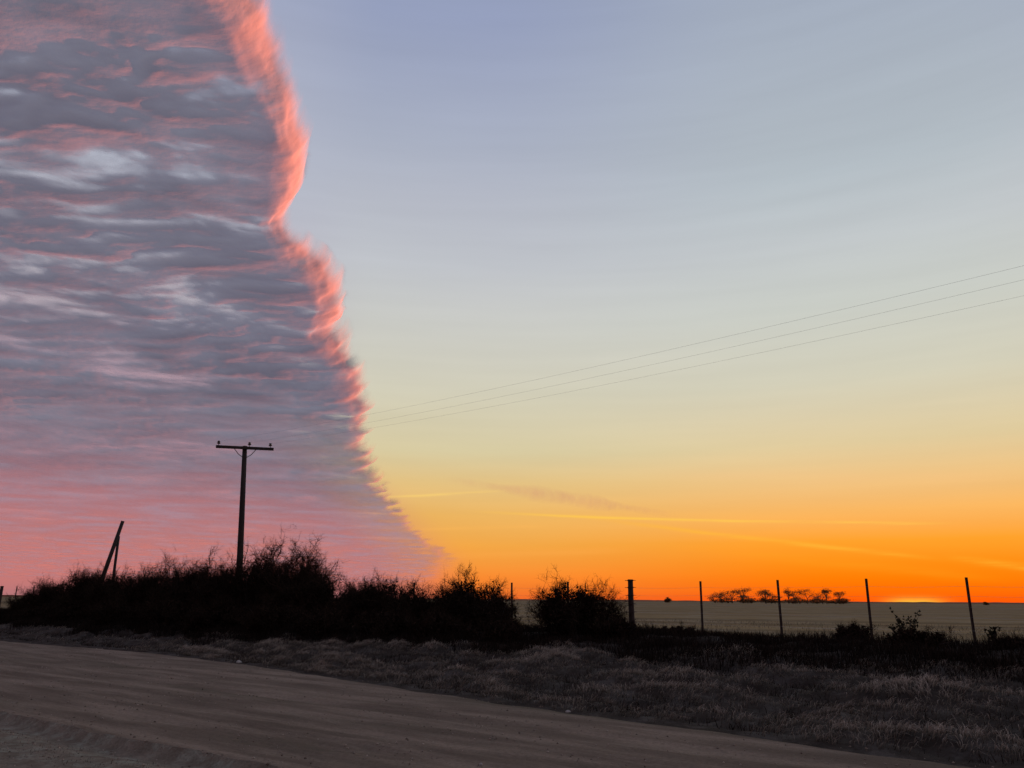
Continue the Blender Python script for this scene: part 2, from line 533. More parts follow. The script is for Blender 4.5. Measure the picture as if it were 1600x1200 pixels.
# ------------------------------------------------------------------ the bank of cloud
CH = 1000.0                                  # height of the cloud base in metres
EDGE_Y = np.array([-60, -10, 0, 1.11, 1.17, 1.275, 1.353, 1.44, 1.60, 1.735, 1.94, 2.105, 2.35, 2.64, 3.01, 3.49, 4.13, 5.04, 6.41, 8.15, 11.1, 15.1, 19.9, 37.0, 70])
EDGE_X = np.array([5.2, 0.4, -0.40, -.495, -.47, -.466, -.476, -.48, -.49, -.556, -.645, -.615, -.645, -.658, -.688, -.75, -.831, -1.013, -1.219, -1.343, -1.444, -1.607, -1.745, -3.6, -9.0])

els = np.concatenate([np.arange(88, 47, -1.5), np.arange(46, 3.0, -0.115), np.arange(3.0, 0.9, -0.06)])
azc = np.concatenate([np.arange(-58, 3, 0.125), np.arange(3, 20, 1.0), np.arange(20, 302, 2.5)])
A, Erow = np.meshgrid(np.radians(azc), np.radians(els))
D = 1 / np.tan(Erow)
X, Y = np.sin(A) * D, np.cos(A) * D
ed = np.interp(Y, EDGE_Y, EDGE_X)
wob = 0.035 * fbm(X * 1.5 + Y * 0.5, Y * 2.6, 2, 61) * np.clip(D / 2.0, 0.6, 4)
S = (ed - X) * 0.93 + wob + 0.012 * np.clip(D, 1, 6)                                 # distance inside the edge
w = 0.095 * np.clip(D / 2.2, 0.85, 1.7)
q = np.clip(1 - S / w, 0, 1)                              # 0 under the deck, 1 at its very edge
inner = smooth(S, 0.2 * w, 1.6 * w)
# billows: gently warped cells, finer ones only where they are near enough to be told apart
wx, wy = 0.10 * fbm(X * 1.3, Y * 1.3, 3, 62), 0.08 * fbm(X * 1.3 + 40, Y * 1.3, 3, 63)
U, W_ = X + wx, Y + wy
big = fbm(U * 0.9, W_ * 1.4, 4, 64)
r0 = fbm(U * 1.3, W_ * 2.0, 4, 71)
r1 = fbm(U * 3.2, W_ * 7.0, 4, 65)
r2 = fbm(U * 7.5, W_ * 17.0, 3, 66)
k1, k2 = 1 / (1 + (D / 7.0) ** 3), 1 / (1 + (D / 3.4) ** 3)
rip = 0.75 * k1 * r1 + 0.55 * k2 * r2 + (0.45 + 0.5 * (1 - k1)) * r0
thick = np.clip(0.54 + 0.56 * rip + 0.20 * big + 0.5 * (1 - k1) * r0, 0.0, 1.0)
# clusters of thin gaps
g = -0.50 * big - 0.42 * k1 * r1 - 0.42 * k2 * r2 - 0.5 * (1 - k1) * r0
seen = (S > 0) & (D < 30)
p0_, p1_ = np.percentile(g[seen], [80, 99.7])
cover = 1 - 0.72 * np.clip((g - p0_) / (p1_ - p0_), 0, 1) ** 1.3
patch = smooth(fbm(X * 0.9 + 7, Y * 1.6, 3, 72), -0.35, 0.55)
lump = (0.6 + 0.3 * smooth(D, 1.3, 2.8)) * (0.008 * big + (0.0115 * k1 * r1 + 0.0040 * k2 * r2 + 0.018 * (1 - k1) * r0) * (0.25 + 0.9 * patch)) / (1 + (D / 9.0) ** 1.5)
rim = 1 - np.sqrt(np.maximum(1 - q * q, 0))
fray = fbm(X * 2.6 + 0.3 * wx, Y * 3.1, 5, 70, 0.62) * (0.5 + 0.9 * smooth(fbm(X * 0.7, Y * 1.7, 2, 79), -0.4, 0.5))
Zc = 1.0 - lump * smooth(D, 0, 1.0) * (0.1 + 0.9 * inner) + (0.088 + 0.035 * fbm(Y * 2.2, Y * 0, 2, 76)) * rim * (1 - 0.7 * smooth(D, 5, 10))
# puffs standing out of the turned-up rim, each at its own height on it
puff = (0.0075 * fbm(Y * 5.0, q * 1.4, 3, 75) + 0.0016 * fbm(Y * 16.0, q * 3.5, 3, 77)) * smooth(q, 0.05, 0.5) * np.clip(D / 2.0, 0.7, 1.6)
X = X + puff
Y = Y + 0.4 * puff
Zc = Zc - 0.3 * puff * k1 - 0.004 * fbm(X * 5, Y * 6, 4, 78) * smooth(q, 0.0, 0.3) * k1
edge_a = smooth(S + 0.0015 * np.clip(D, 1, 6) + 0.018 * fray * np.clip(D / 3, .7, 2.5) + 0.45 * smooth(D, 13, 22), 0.0, 0.018 * np.clip(D, 1, 5) + 0.9 * smooth(D, 15, 24))
cover = np.maximum(cover, smooth(q, 0.0, 0.5) * 0.95) * edge_a
far = np.clip((np.log(np.maximum(D, 1e-3)) - math.log(4.0)) / (math.log(18) - math.log(4.0)), 0, 1)
deep = 0.75 + 0.25 * smooth(S / (0.22 * D), 0.0, 1.0)
cover = cover * (1 - 0.62 * far * deep - 0.2 * smooth(D, 18, 40) - 0.42 * r0 * far)  # cover thins with distance; pink sky showing through stands in for aerial haze
cover = cover * (1 - smooth(D, 42, 58))
V = np.stack([X * CH, Y * CH, Zc * CH], -1).reshape(-1, 3)
F = grid_faces(*X.shape)
cf = cover.ravel()
keep = cf[F].max(1) > 0.004
F = F[keep]
used = np.unique(F)
remap = np.full(len(V), -1)
remap[used] = np.arange(len(used))
MAT['cloud'] = cloud_mat('cloud deck', (0.90, 0.89, 0.90), 0.62, fine=0.8, fscale=0.022)
cloud = mesh('cloud_bank', V[used], remap[F], MAT['cloud'], None, True, {'cover': cf[used], 'thick': thick.ravel()[used], 'rim': smooth(q, 0.0, 0.9).ravel()[used]})
tag(cloud, 'broad mauve cloud bank with a glowing salmon pink edge filling the left sky', 'cloud')

MAT['veil'] = cloud_mat('thin veil', (0.62, 0.42, 0.38), 0.3, fine=0.8, fscale=0.002)


def ray(px, py):
    x, y = (px - 800) / 1200.0, (600 - py) / 1200.0
    c, s = math.cos(ROLL), math.sin(ROLL)
    x, y = x * c - y * s, x * s + y * c
    return Vector((x, math.cos(PITCH) - math.sin(PITCH) * y, math.sin(PITCH) + math.cos(PITCH) * y))


def streak(name, p1, p2, h1, width, cov, label, mat, cat, bend=0.0):
    """a long flattened tube of ice cloud between two points at height h1, feathered at its ends and sides"""
    a, b = ray(*p1), ray(*p2)
    a, b = a * (h1 / a.z), b * (h1 / b.z)
    n, k = 60, 9
    d = b - a
    side = Vector((d.y, -d.x, 0)).normalized()
    v, cv = [], []
    for i in range(n + 1):
        u = i / n
        p = a + d * u + side * (bend * math.sin(u * math.pi) * d.length)
        ww = width * (0.55 + 0.45 * math.sin(math.pi * min(1, u * 1.2))) * (1 + 0.35 * math.sin(u * 17 + h1) * math.sin(u * 7))
        dist = math.hypot(p.x, p.y)
        for j in range(k):
            q_ = j / (k - 1) * 2 - 1
            # lens-shaped section, deepest in the middle
            v.append(p + Vector((0, 0, 1)) * (ww * dist * q_) + side * (0.4 * ww * dist * (1 - q_ * q_)))
            cv.append(cov * (1 - q_ * q_) ** 1.3 * min(1, u * 4) * min(1, (1 - u) * 2.5))
    o = mesh(name, [tuple(p) for p in v], grid_faces(n + 1, k), mat, None, True, {'cover': cv})
    return tag(o, label, cat)


streak('cloud_streak', (690, 748), (1060, 806), 3200, 0.0100, 0.20, 'dull pinkish feathery streak of cloud low in the orange sky right of the cloud bank', MAT['veil'], 'streak cloud')

# ------------------------------------------------------------------ grass and weeds (uncountable)
def blades(name, bt, bs, length, width, lean, mat, ldir=None, kind='stuff', bz=None, parent=None, tint_v=None):
    """bent three-triangle blades standing at (bt, bs) in fence coordinates"""
    n = len(bt)
    X_, Y_ = ts(bt, bs)
    Z_ = height(bt, bs) - 0.01 if bz is None else bz
    th = rng.uniform(0, 2 * math.pi, n) if ldir is None else ldir
    wd = rng.uniform(0, 2 * math.pi, n)
    L = length
    base = np.stack([X_, Y_, Z_], -1)
    dirh = np.stack([np.cos(th), np.sin(th), np.zeros(n)], -1)
    wv = np.stack([np.cos(wd), np.sin(wd), np.zeros(n)], -1) * (width * 0.5)[:, None]
    up = np.array([0, 0, 1.0])
    mid = base + dirh * (L * lean * 0.35)[:, None] + up * (L * 0.6 * np.sqrt(np.maximum(1 - (lean * 0.7) ** 2, 0.05)))[:, None]
    tip = base + dirh * (L * lean)[:, None] + up * (L * np.sqrt(np.maximum(1 - lean ** 2, 0.03)) * 0.95)[:, None]
    v = np.stack([base - wv, base + wv, mid - wv * 0.8, mid + wv * 0.8, tip], 1).reshape(-1, 3)
    i = np.arange(n)[:, None] * 5
    f = np.concatenate([i + [0, 1, 3], i + [0, 3, 2], i + [2, 3, 4]], 0)
    tipv = np.tile([0, 0, 0.55, 0.55, 1.0], n)
    tint = np.repeat(rng.uniform(0, 1, n) if tint_v is None else tint_v, 5)
    o = mesh(name, v, f, mat, parent, False, {'tip': tipv, 'tint': tint})
    if kind:
        o['kind'] = kind
    return o


def scatter(n, t0, t1, s0, s1, dens):
    t = rng.uniform(t0, t1, n)
    s = rng.uniform(0, 1, n)
    lo = s0(t) if callable(s0) else s0
    hi = s1(t) if callable(s1) else s1
    s = lo + (hi - lo) * s
    k = rng.uniform(0, 1, n) < dens(t, s)
    return t[k], s[k]


# frosted tussock grass on the verge
def g_den(t, s):
    return (0.05 + 0.95 * smooth(t, -15, -8)) * np.clip(0.42 + 3.6 * mounds(t, s) + 0.35 * fbm(t * 1.1, s * 1.6, 3, 81), 0.02, 1)


gt, gs = scatter(370000, -42, 26, 4.9, lambda t: road_far(t) - 0.15, g_den)
hgt = np.clip(0.55 + 2.5 * mounds(gt, gs) + 0.4 * fbm(gt * 0.9, gs * 1.1, 3, 85), 0.15, 1.3)
# tussocks: pull blades to nearby clump centres and lay them over, mostly one way
ct, cs = np.round(gt * 2.2 + 0.6 * fbm(gt, gs, 2, 82)) / 2.2, np.round(gs * 2.2 + 0.6 * fbm(gs, gt, 2, 83)) / 2.2
pull = rng.uniform(0.0, 0.4, len(gt))
gt, gs = gt + (ct - gt) * pull, gs + (cs - gs) * pull
gs = np.minimum(gs, road_far(gt) - 0.05)
lay = 0.4 + 1.6 * fbm(gt * 0.8, gs * 0.8, 3, 84) + rng.normal(0, 0.8, len(gt))
frosty = np.clip(0.30 + 3.6 * mounds(gt, gs) + 0.25 * fbm(gt * 2.0, gs * 2.6, 2, 86) + rng.normal(0, 0.16, len(gt)), 0, 1)
blades('grass', gt, gs, (0.075 + 0.10 * hgt) * rng.uniform(0.6, 1.35, len(gt)), rng.uniform(0.005, 0.011, len(gt)),
       np.clip(rng.normal(0.82, 0.15, len(gt)), 0.1, 0.98), MAT['grass'], lay, tint_v=frosty)

# darker weeds in the hollows of the verge
ht_, hs_ = scatter(90000, -30, 26, 5.0, lambda t: road_far(t) - 0.3, lambda t, s: np.clip(0.02 - 6.0 * mounds(t, s) + 0.5 * fbm(t * 0.8, s * 1.2, 3, 87), 0, 1))
blades('weeds', ht_, hs_, rng.uniform(0.05, 0.20, len(ht_)), rng.uniform(0.006, 0.012, len(ht_)), np.clip(rng.normal(0.6, 0.25, len(ht_)), 0.02, 0.95), MAT['weeds'])

# dark dead weeds along the foot of the fence
wt_, ws_ = scatter(250000, -46, 26, -0.6, lambda t: 5.7 + 1.2 * fbm(t * 0.35, t * 0, 3, 94) + 0.9 * smooth(t, 4, 10), lambda t, s: np.clip(0.9 + 0.7 * fbm(t * 0.6, s * 0.8, 3, 91), 0.1, 1) * (0.10 + 0.90 * smooth(s - 0.09 * np.clip(t, 0, 12), -0.4, 0.9)) * (1 - 0.6 * smooth(s, 5.0, 6.4)))
whg = np.clip(0.55 + 0.6 * fbm(wt_ * 0.45, ws_ * 0.8, 4, 92), 0.12, 1.3)
blades('weeds', wt_, ws_, (0.13 + 0.26 * whg + 0.10 * smooth(-wt_, 0, 6)) * rng.uniform(0.5, 1.2, len(wt_)) * (0.55 + 0.45 * smooth(ws_, -0.4, 2.0)), rng.uniform(0.006, 0.014, len(wt_)),
       np.clip(rng.normal(0.5, 0.25, len(wt_)), 0.02, 0.95), MAT['weeds'])

# short pale stubble at the near side of the field
st_, ss_ = scatter(60000, -60, 34, -16.0, -0.1, lambda t, s: np.clip(0.5 + 0.8 * fbm(t * 0.25, s * 1.2, 3, 95), 0.05, 1))
blades('stubble', st_, ss_, rng.uniform(0.05, 0.15, len(st_)), rng.uniform(0.006, 0.012, len(st_)), np.clip(rng.normal(0.5, 0.2, len(st_)), 0.05, 0.9), MAT['stubble'])

# frosted low growth on the near shoulder
nt, ns = scatter(30000, -6, 9, lambda t: road_near(t) + 0.25, 20.5, lambda t, s: np.clip(0.25 + 0.9 * fbm(t * 1.3, s * 1.3, 3, 97), 0.0, 1))
blades('grass', nt, ns, rng.uniform(0.015, 0.06, len(nt)), rng.uniform(0.003, 0.006, len(nt)), np.clip(rng.normal(0.7, 0.2, len(nt)), 0.05, 0.95), MAT['grass'])


# loose gravel on the road and its near shoulder
def pebbles(name, bt, bs, size, mat):
    n = len(bt)
    X_, Y_ = ts(bt, bs)
    c = np.stack([X_, Y_, height(bt, bs) + size * 0.25], -1)
    oct_ = np.array([[1, 0, 0], [0, 1, 0], [-1, 0, 0], [0, -1, 0], [0, 0, .7], [0, 0, -.7]])
    th = rng.uniform(0, 6.28, n)
    v = oct_[None] * size[:, None, None] * rng.uniform(0.6, 1.3, (n, 6, 1))
    x = v[..., 0] * np.cos(th)[:, None] - v[..., 1] * np.sin(th)[:, None]
    y = v[..., 0] * np.sin(th)[:, None] + v[..., 1] * np.cos(th)[:, None]
    v = np.stack([x, y, v[..., 2]], -1) + c[:, None]
    fo = np.array([[0, 1, 4], [1, 2, 4], [2, 3, 4], [3, 0, 4], [1, 0, 5], [2, 1, 5], [3, 2, 5], [0, 3, 5]])
    f = (np.arange(n)[:, None, None] * 6 + fo[None]).reshape(-1, 3)
    o = mesh(name, v.reshape(-1, 3), f, mat, None, False, {'tip': np.repeat(rng.uniform(0, 1, n), 6), 'tint': np.repeat(rng.uniform(0.2, 0.8, n), 6)})
    o['kind'] = 'stuff'


pt_, ps_ = scatter(26000, -20, 16, lambda t: road_far(t) - 0.2, 20.0, lambda t, s: np.clip(0.30 + 0.8 * fbm(t * 0.35, s * 2.2, 4, 98) + 0.5 * smooth(s, 15.8, 16.6), 0.02, 1))
pebbles('gravel', pt_, ps_, 0.005 + 0.016 * rng.uniform(0, 1, len(pt_)) ** 3, MAT['gravel'])

# ------------------------------------------------------------------ bushes
def branch_level(p0, p1, r, n, t_lo, t_hi, l_mean, spread, up_bias, thin):
    k = rng.integers(0, len(p0), n)
    u = rng.uniform(t_lo, t_hi, n)[:, None]
    b = p0[k] + (p1[k] - p0[k]) * u
    pd = p1[k] - p0[k]
    pd = pd / np.maximum(np.linalg.norm(pd, axis=1, keepdims=True), 1e-6)
    d = pd * (1 - spread) + rng.normal(0, 1, (n, 3)) * spread + np.array([0, 0, up_bias])
    d /= np.maximum(np.linalg.norm(d, axis=1, keepdims=True), 1e-6)
    L = l_mean * rng.uniform(0.5, 1.4, n)[:, None]
    return b, b + d * L, np.maximum(r[k] * thin, 0.0022)


def ribbons(p0, p1, r, sag=0.12):
    """two-segment ribbons, tapering"""
    n = len(p0)
    d = p1 - p0
    L = np.linalg.norm(d, axis=1, keepdims=True)
    side = np.cross(d, rng.normal(0, 1, (n, 3)))
    side /= np.maximum(np.linalg.norm(side, axis=1, keepdims=True), 1e-6)
    mid = (p0 + p1) / 2 + rng.normal(0, 1, (n, 3)) * L * sag
    w0 = side * r[:, None]
    v = np.stack([p0 - w0, p0 + w0, mid - w0 * 0.75, mid + w0 * 0.75, p1], 1).reshape(-1, 3)
    i = np.arange(n)[:, None] * 5
    f = np.concatenate([i + [0, 1, 3], i + [0, 3, 2], i + [2, 3, 4]], 0)
    return v, f, np.tile([0, 0, .5, .5, 1.0], n), np.repeat(rng.uniform(0, 1, n), 5)


def make_bush(name, t, s, H, Rad, label, cat='bush', group='bushes along the fence', dens=1.0, plume=1.0, leafy=0.0):
    global rng
    rng = np.random.default_rng(int(abs(t) * 100 + s * 1000))
    x, y = ts(t, s)
    z = float(height(t, s))
    root = empty(name, (float(x), float(y), z))
    tag(root, label, cat, group)
    # main stems fan out from the base
    n0 = int(16 + 8 * Rad)
    th = rng.uniform(0, 2 * math.pi, n0)
    rr = np.sqrt(rng.uniform(0, 1, n0))
    b = np.stack([np.cos(th) * rr * Rad * 0.45, np.sin(th) * rr * Rad * 0.45, np.full(n0, -0.05)], -1)
    top = np.stack([np.cos(th) * rr * Rad * 0.95, np.sin(th) * rr * Rad * 0.95, H * (1.0 - 0.42 * rr ** 2) * rng.uniform(0.55, 0.98, n0)], -1)
    top += rng.normal(0, 0.08, top.shape) * Rad
    r0 = np.full(n0, 0.010 + 0.006 * H)
    mb = MB()
    for i in range(n0):
        m_ = (b[i] + top[i]) / 2 + np.array([0, 0, 0.08 * H]) + rng.normal(0, 0.05, 3)
        mb.tube([b[i], m_, top[i]], [r0[i], r0[i] * 0.7, 0.004], 4, cap=False)
    mb.build('branch', MAT['bark'], root)
    vol = H * Rad * Rad
    n1 = int(90 + 70 * vol * dens)
    a0, a1, ar = branch_level(b, top, r0, n1, 0.15, 1.0, 0.30 * H, 0.55, 0.25 * plume, 0.55)
    b0, b1, br = branch_level(a0, a1, ar, n1 * 6, 0.1, 1.0, 0.14 * H + 0.05, 0.6, 0.25 * plume, 0.6)
    n3 = n1 * 36
    c0, c1, cr_ = branch_level(b0, b1, br, n3, 0.2, 1.0, 0.055 * H + 0.07, 0.62, 0.35 * plume, 0.5)
    # dead leaves and seed heads caught inside
    n4 = int(n1 * 24 * (1 + leafy))
    k = rng.integers(0, len(b0), n4)
    e0 = b0[k] + (b1[k] - b0[k]) * rng.uniform(0, 0.9, (n4, 1)) + rng.normal(0, 0.05, (n4, 3))
    cen = np.array([0, 0, H * 0.40])
    inside = np.linalg.norm((e0 - cen) / np.array([Rad * 1.0, Rad * 1.0, H * 0.60]), axis=1) < rng.uniform(0.55, 1.0 + 0.15 * leafy, n4)
    e0 = e0[inside]
    dd = rng.normal(0, 1, e0.shape)
    dd /= np.linalg.norm(dd, axis=1, keepdims=True)
    e1 = e0 + dd * rng.uniform(0.05, 0.12, (len(e0), 1))
    parts = [ribbons(a0, a1, ar), ribbons(b0, b1, br), ribbons(c0, c1, np.maximum(cr_ * 0.8, 0.0022)), ribbons(e0, e1, rng.uniform(0.012, 0.028, len(e0)))]
    V_, F_, T_, I_ = [], [], [], []
    off = 0
    for v, f, tp_, ti in parts:
        V_.append(v)
        F_.append(f + off)
        T_.append(tp_)
        I_.append(ti)
        off += len(v)
    V_ = np.concatenate(V_)
    V_[:, 2] = np.maximum(V_[:, 2], -0.03)
    fo = mesh('foliage', V_, np.concatenate(F_), MAT['leaf' if leafy else 'twig'], root, False, {'tip': np.concatenate(T_), 'tint': np.concatenate(I_)})
    return root


BUSHES = [  # t, s, height, radius, density, label
    (-36.0, 1.5, 1.25, 1.7, 'lowest dark bush at the left end of the brush, beside the distant fence posts'),
    (-33.1, 1.8, 1.8, 1.8, 'low dark bush at the foot of the leaning post, second from the left end'),
    (-29.3, 2.0, 2.2, 1.9, 'dark bush in front of the leaning post'),
    (-26.3, 1.7, 2.4, 1.8, 'dark bush just right of the propped leaning post'),
    (-22.9, 2.0, 2.4, 1.8, 'rounded bush between the leaning post and the utility pole'),
    (-20.0, 1.6, 2.55, 1.7, 'tall feathery bush on the left of the utility pole'),
    (-17.6, 2.2, 2.3, 1.5, 'dark bush at the foot of the utility pole'),
    (-16.2, 1.6, 3.1, 1.25, 'tallest bush, just right of the utility pole'),
    (-13.6, 1.8, 2.95, 1.15, 'tall upright feathery bush, second tallest, right of the pole'),
    (-11.9, 2.0, 1.9, 1.3, 'bush sloping down on the right of the tall feathery ones'),
    (-10.3, 1.6, 1.55, 1.2, 'lowest bush in the dip right of the tall ones'),
    (-8.8, 1.8, 1.75, 1.3, 'round topped bush below the tip of the cloud bank'),
    (-7.1, 2.0, 1.5, 1.15, 'bush with two thin posts standing up out of it'),
    (-5.9, 1.6, 1.3, 1.0, 'small bush in the gap left of the arching one'),
    (-4.6, 2.0, 1.6, 1.2, 'arching bush left of the lone thin post'),
    (-3.45, 2.3, 1.2, 0.85, 'bush at the right end of the long brush, by the lone thin post'),
    (-0.45, 2.5, 1.55, 1.35, 'lone round twiggy bush just left of the thick post'),
]
for i, (t, s, H, Rd, lab) in enumerate(BUSHES):
    make_bush('bush', t, s, H, Rd, lab, dens=1.0 if H > 2 else 1.5)
LOW = [(-30.5, 3.6, .9, 1.3, 'low scrub in front of the leaning post, by the bare dirt'), (-27.0, 4.0, 1.0, 1.4, 'low scrub in front of the bush right of the leaning post'),
       (-22.2, 4.1, 1.1, 1.4, 'low scrub left of the utility pole, at the edge of the road'), (-18.6, 4.0, 1.2, 1.4, 'low scrub in front of the utility pole, beside the road'),
       (-14.8, 4.2, 1.2, 1.4, 'low scrub in front of the tallest bush'), (-11.8, 4.2, 1.1, 1.25, 'low scrub in front of the sloping bush'),
       (-8.9, 4.3, 1.0, 1.2, 'low scrub in front of the round topped bush'), (-6.4, 4.2, .9, 1.1, 'low scrub in front of the bush with two posts'),
       (-4.2, 4.2, .85, 1.0, 'low scrub in front of the arching bush'), (-2.2, 4.0, .65, .85, 'low scrub in the gap between the long brush and the lone bush')]
for t, s, H, Rd, lab in LOW:
    make_bush('scrub', t, s, H, Rd, lab, 'scrub', 'low scrub in front of the bushes', dens=1.8)
make_bush('weed', 0.9, 2.8, 0.55, 0.75, 'low dark weed at the foot of the thick post', 'weed', 'weeds along the fence', 1.6)
make_bush('weed', 1.7, 1.0, 0.24, 0.9, 'low mound of weed left of the second thin post', 'weed', 'weeds along the fence', 1.6)
make_bush('weed', 6.4, 0.7, 0.42, 0.55, 'wispy tall weed standing against the third thin post', 'weed', 'weeds along the fence', 0.8)
make_bush('weed', 10.2, 1.7, 0.22, 1.0, 'low dark weed at the right edge of the verge', 'weed', 'weeds along the fence', 1.6)
make_bush('weed', 4.9, 1.9, 0.25, 1.0, 'low dark weed between the second and third thin posts', 'weed', 'weeds along the fence', 1.6)
make_bush('weed', 8.0, 1.9, 0.35, 0.8, 'low dark weed in front of the leafy one', 'weed', 'weeds along the fence', 1.6)


def leafy_weed(t, s, H, label):
    x, y = ts(t, s)
    root = empty('leafy_weed', (float(x), float(y), float(height(t, s))))
    tag(root, label, 'weed', 'weeds along the fence')
    stems, ends = MB(), []
    for k in range(9):
        a = rng.uniform(0, 6.28)
        l = H * rng.uniform(0.55, 1.0)
        sp_ = rng.uniform(0.1, 0.45) * H
        p = [(math.cos(a) * 0.03, math.sin(a) * 0.03, -0.03), (math.cos(a) * sp_ * 0.4, math.sin(a) * sp_ * 0.4, l * 0.55), (math.cos(a) * sp_, math.sin(a) * sp_, l)]
        stems.tube(p, [0.009, 0.006, 0.003], 4, cap=False)
        ends.append(p)
    stems.build('stem', MAT['bark'], root)
    v, f = [], []
    for p in ends:
        for q_ in range(16):
            u = rng.uniform(0.25, 1.05)
            p0_, p1_, p2_ = map(np.array, p)
            c = p1_ + (p2_ - p1_) * (u * 2 - 1) if u > 0.5 else p0_ + (p1_ - p0_) * u * 2
            d = rng.normal(0, 1, 3) + np.array([0, 0, 0.5])
            d /= np.linalg.norm(d)
            sd_ = np.cross(d, rng.normal(0, 1, 3))
            sd_ /= np.linalg.norm(sd_)
            L_, W_ = rng.uniform(0.05, 0.11), rng.uniform(0.015, 0.03)
            b = len(v)
            v += [c, c + d * L_ * 0.45 + sd_ * W_, c + d * L_, c + d * L_ * 0.45 - sd_ * W_]
            f.append((b, b + 1, b + 2, b + 3))
    n = len(v)
    mesh('foliage', np.array(v), np.array(f), MAT['leaf'], root, False, {'tip': np.tile([0, .5, 1, .5], n // 4), 'tint': rng.uniform(0, 1, n)})


leafy_weed(7.75, 1.0, 0.80, 'broad leafed dark weed standing between the two right hand thin posts')
leafy_weed(7.55, 1.3, 0.55, 'smaller leafy weed crowding the left side of the broad leafed one')
leafy_weed(9.35, 0.5, 0.40, 'tiny leafy weed just right of the last thin post')

# ------------------------------------------------------------------ wire fence
fx, fy = ts(0, 0)
FZ = 0.70
fence = empty('wire_fence', (float(fx), float(fy), FZ))
tag(fence, 'long barbed wire fence of thin dark posts between the verge and the field', 'fence')
FT = [-0.06 + 2.25 * k for k in range(-27, 13)]


def rel(t, s=0.0, z=0.0):
    return Vector((t * EV[0] + s * NV[0], t * EV[1] + s * NV[1], z))


tee = MB()
prof_ = [(-0.031, 0.010), (0.031, 0.010), (0.031, -0.004), (0.008, -0.004), (0.008, -0.045), (-0.008, -0.045), (-0.008, -0.004), (-0.031, -0.004)]
nb = len(prof_)
for zz in (-0.25, 1.50):
    for px_, py_ in prof_:
        tee.v.append(Vector((px_, py_, zz)))
for k in range(nb):
    tee.f.append((k, (k + 1) % nb, nb + (k + 1) % nb, nb + k))
tee.f.append(tuple(range(nb))[::-1])
tee.f.append(tuple(range(nb, 2 * nb)))
for k in range(13):
    tee.box((0, 0.013, 0.25 + 0.1 * k), (0.012, 0, 0), (0, 0.006, 0), (0, 0, 0.012))
steel0 = tee.build('fence_post', MAT['steel'], fence)
WOOD = {-27, -20, 0}
first = True
for k, t in zip(range(-27, 13), FT):
    if k in WOOD:
        th_ = 0.085 if k == 0 else 0.095
        mb = MB().tube([(0, 0, -0.3), (0.004, 0, 0.4), (-0.004, 0.003, 1.0), (0.0, 0, 1.54)], [th_ * 1.06, th_ * 1.02, th_ * 0.97, th_ * 0.93], 12)
        o = mb.build('fence_post', MAT['pole'], fence, False)
        o.location = rel(t)
        o['label'] = 'thick round wooden post' 
        if k == 0:
            o['label'] = 'thick round wooden post wrapped with wire'
        for zz in (0.28, 0.58, 0.82, 1.07, 1.30, 1.51):
            # one strand wound round twice, its cut ends twisted off to either side
            pts = [Vector((EV[0] * -(th_ + 0.10), EV[1] * -(th_ + 0.10), zz))]
            a0_ = math.atan2(-EV[1], -EV[0])
            for a in np.linspace(0, 5 * math.pi, 34):
                pts.append(Vector((math.cos(a0_ + a) * th_ * 1.08, math.sin(a0_ + a) * th_ * 1.08, zz + 0.018 * (a / 5 / math.pi - 0.5) + 0.003 * math.sin(a * 3))))
            pts.append(Vector((EV[0] * (th_ + 0.10), EV[1] * (th_ + 0.10), zz + rng.uniform(-.012, .012))))
            MB().tube(pts, [0.009] * (len(pts) - 1) + [0.006], 5).build('wire_wrap', MAT['steel'], o)
    else:
        o = steel0 if first else steel0.copy()
        if not first:
            col.objects.link(o)
            o.parent = fence
        first = False
        o.location = rel(t)
        hz = height(t, 0.0)
        o.location.z = float(hz) - FZ + rng.uniform(-0.03, 0.03)
        o.rotation_euler = (rng.normal(0, 0.012), rng.normal(-0.004, 0.018), math.atan2(EV[1], EV[0]) + rng.normal(0, 0.2))
for zz in (0.28, 0.58, 0.82, 1.07, 1.30):
    mb = MB()
    pts = []
    for k in range(len(FT) - 1):
        for u in np.linspace(0, 1, 7)[:-1]:
            t = FT[k] + (FT[k + 1] - FT[k]) * u
            p = rel(t, 0.03, zz - 0.025 * 4 * u * (1 - u) + 0.006 * math.sin(k * 5 + zz * 40))
            pts.append(p)
            # barbs
            if abs(t) < 14:
                mb.tube([p + Vector((0, 0, -0.014)), p + Vector((0.010, 0.006, 0.014))], 0.0014, 3, cap=False)
    pts.append(rel(FT[-1], 0.03, zz))
    mb.tube(pts, 0.0017, 4, cap=False)
    mb.build('wire', MAT['wire'], fence)

# two short dead stakes standing in the brush
# ------------------------------------------------------------------ utility pole and its lines
PT, PS = -21.25, -1.0
px0, py0 = ts(PT, PS)
pz0 = float(height(PT, PS))
PH = 8.2
upole = empty('utility_pole', (float(px0), float(py0), pz0))
upole.rotation_euler = (0.0, -0.058, 0.0)
tag(upole, 'tall dark wooden utility pole with one crossarm and three insulators, rising from the brush', 'utility pole')
ARM = Vector((2.5, 1.15, -0.04)).normalized()
ARMN = Vector((-ARM.y, ARM.x, 0)).normalized()


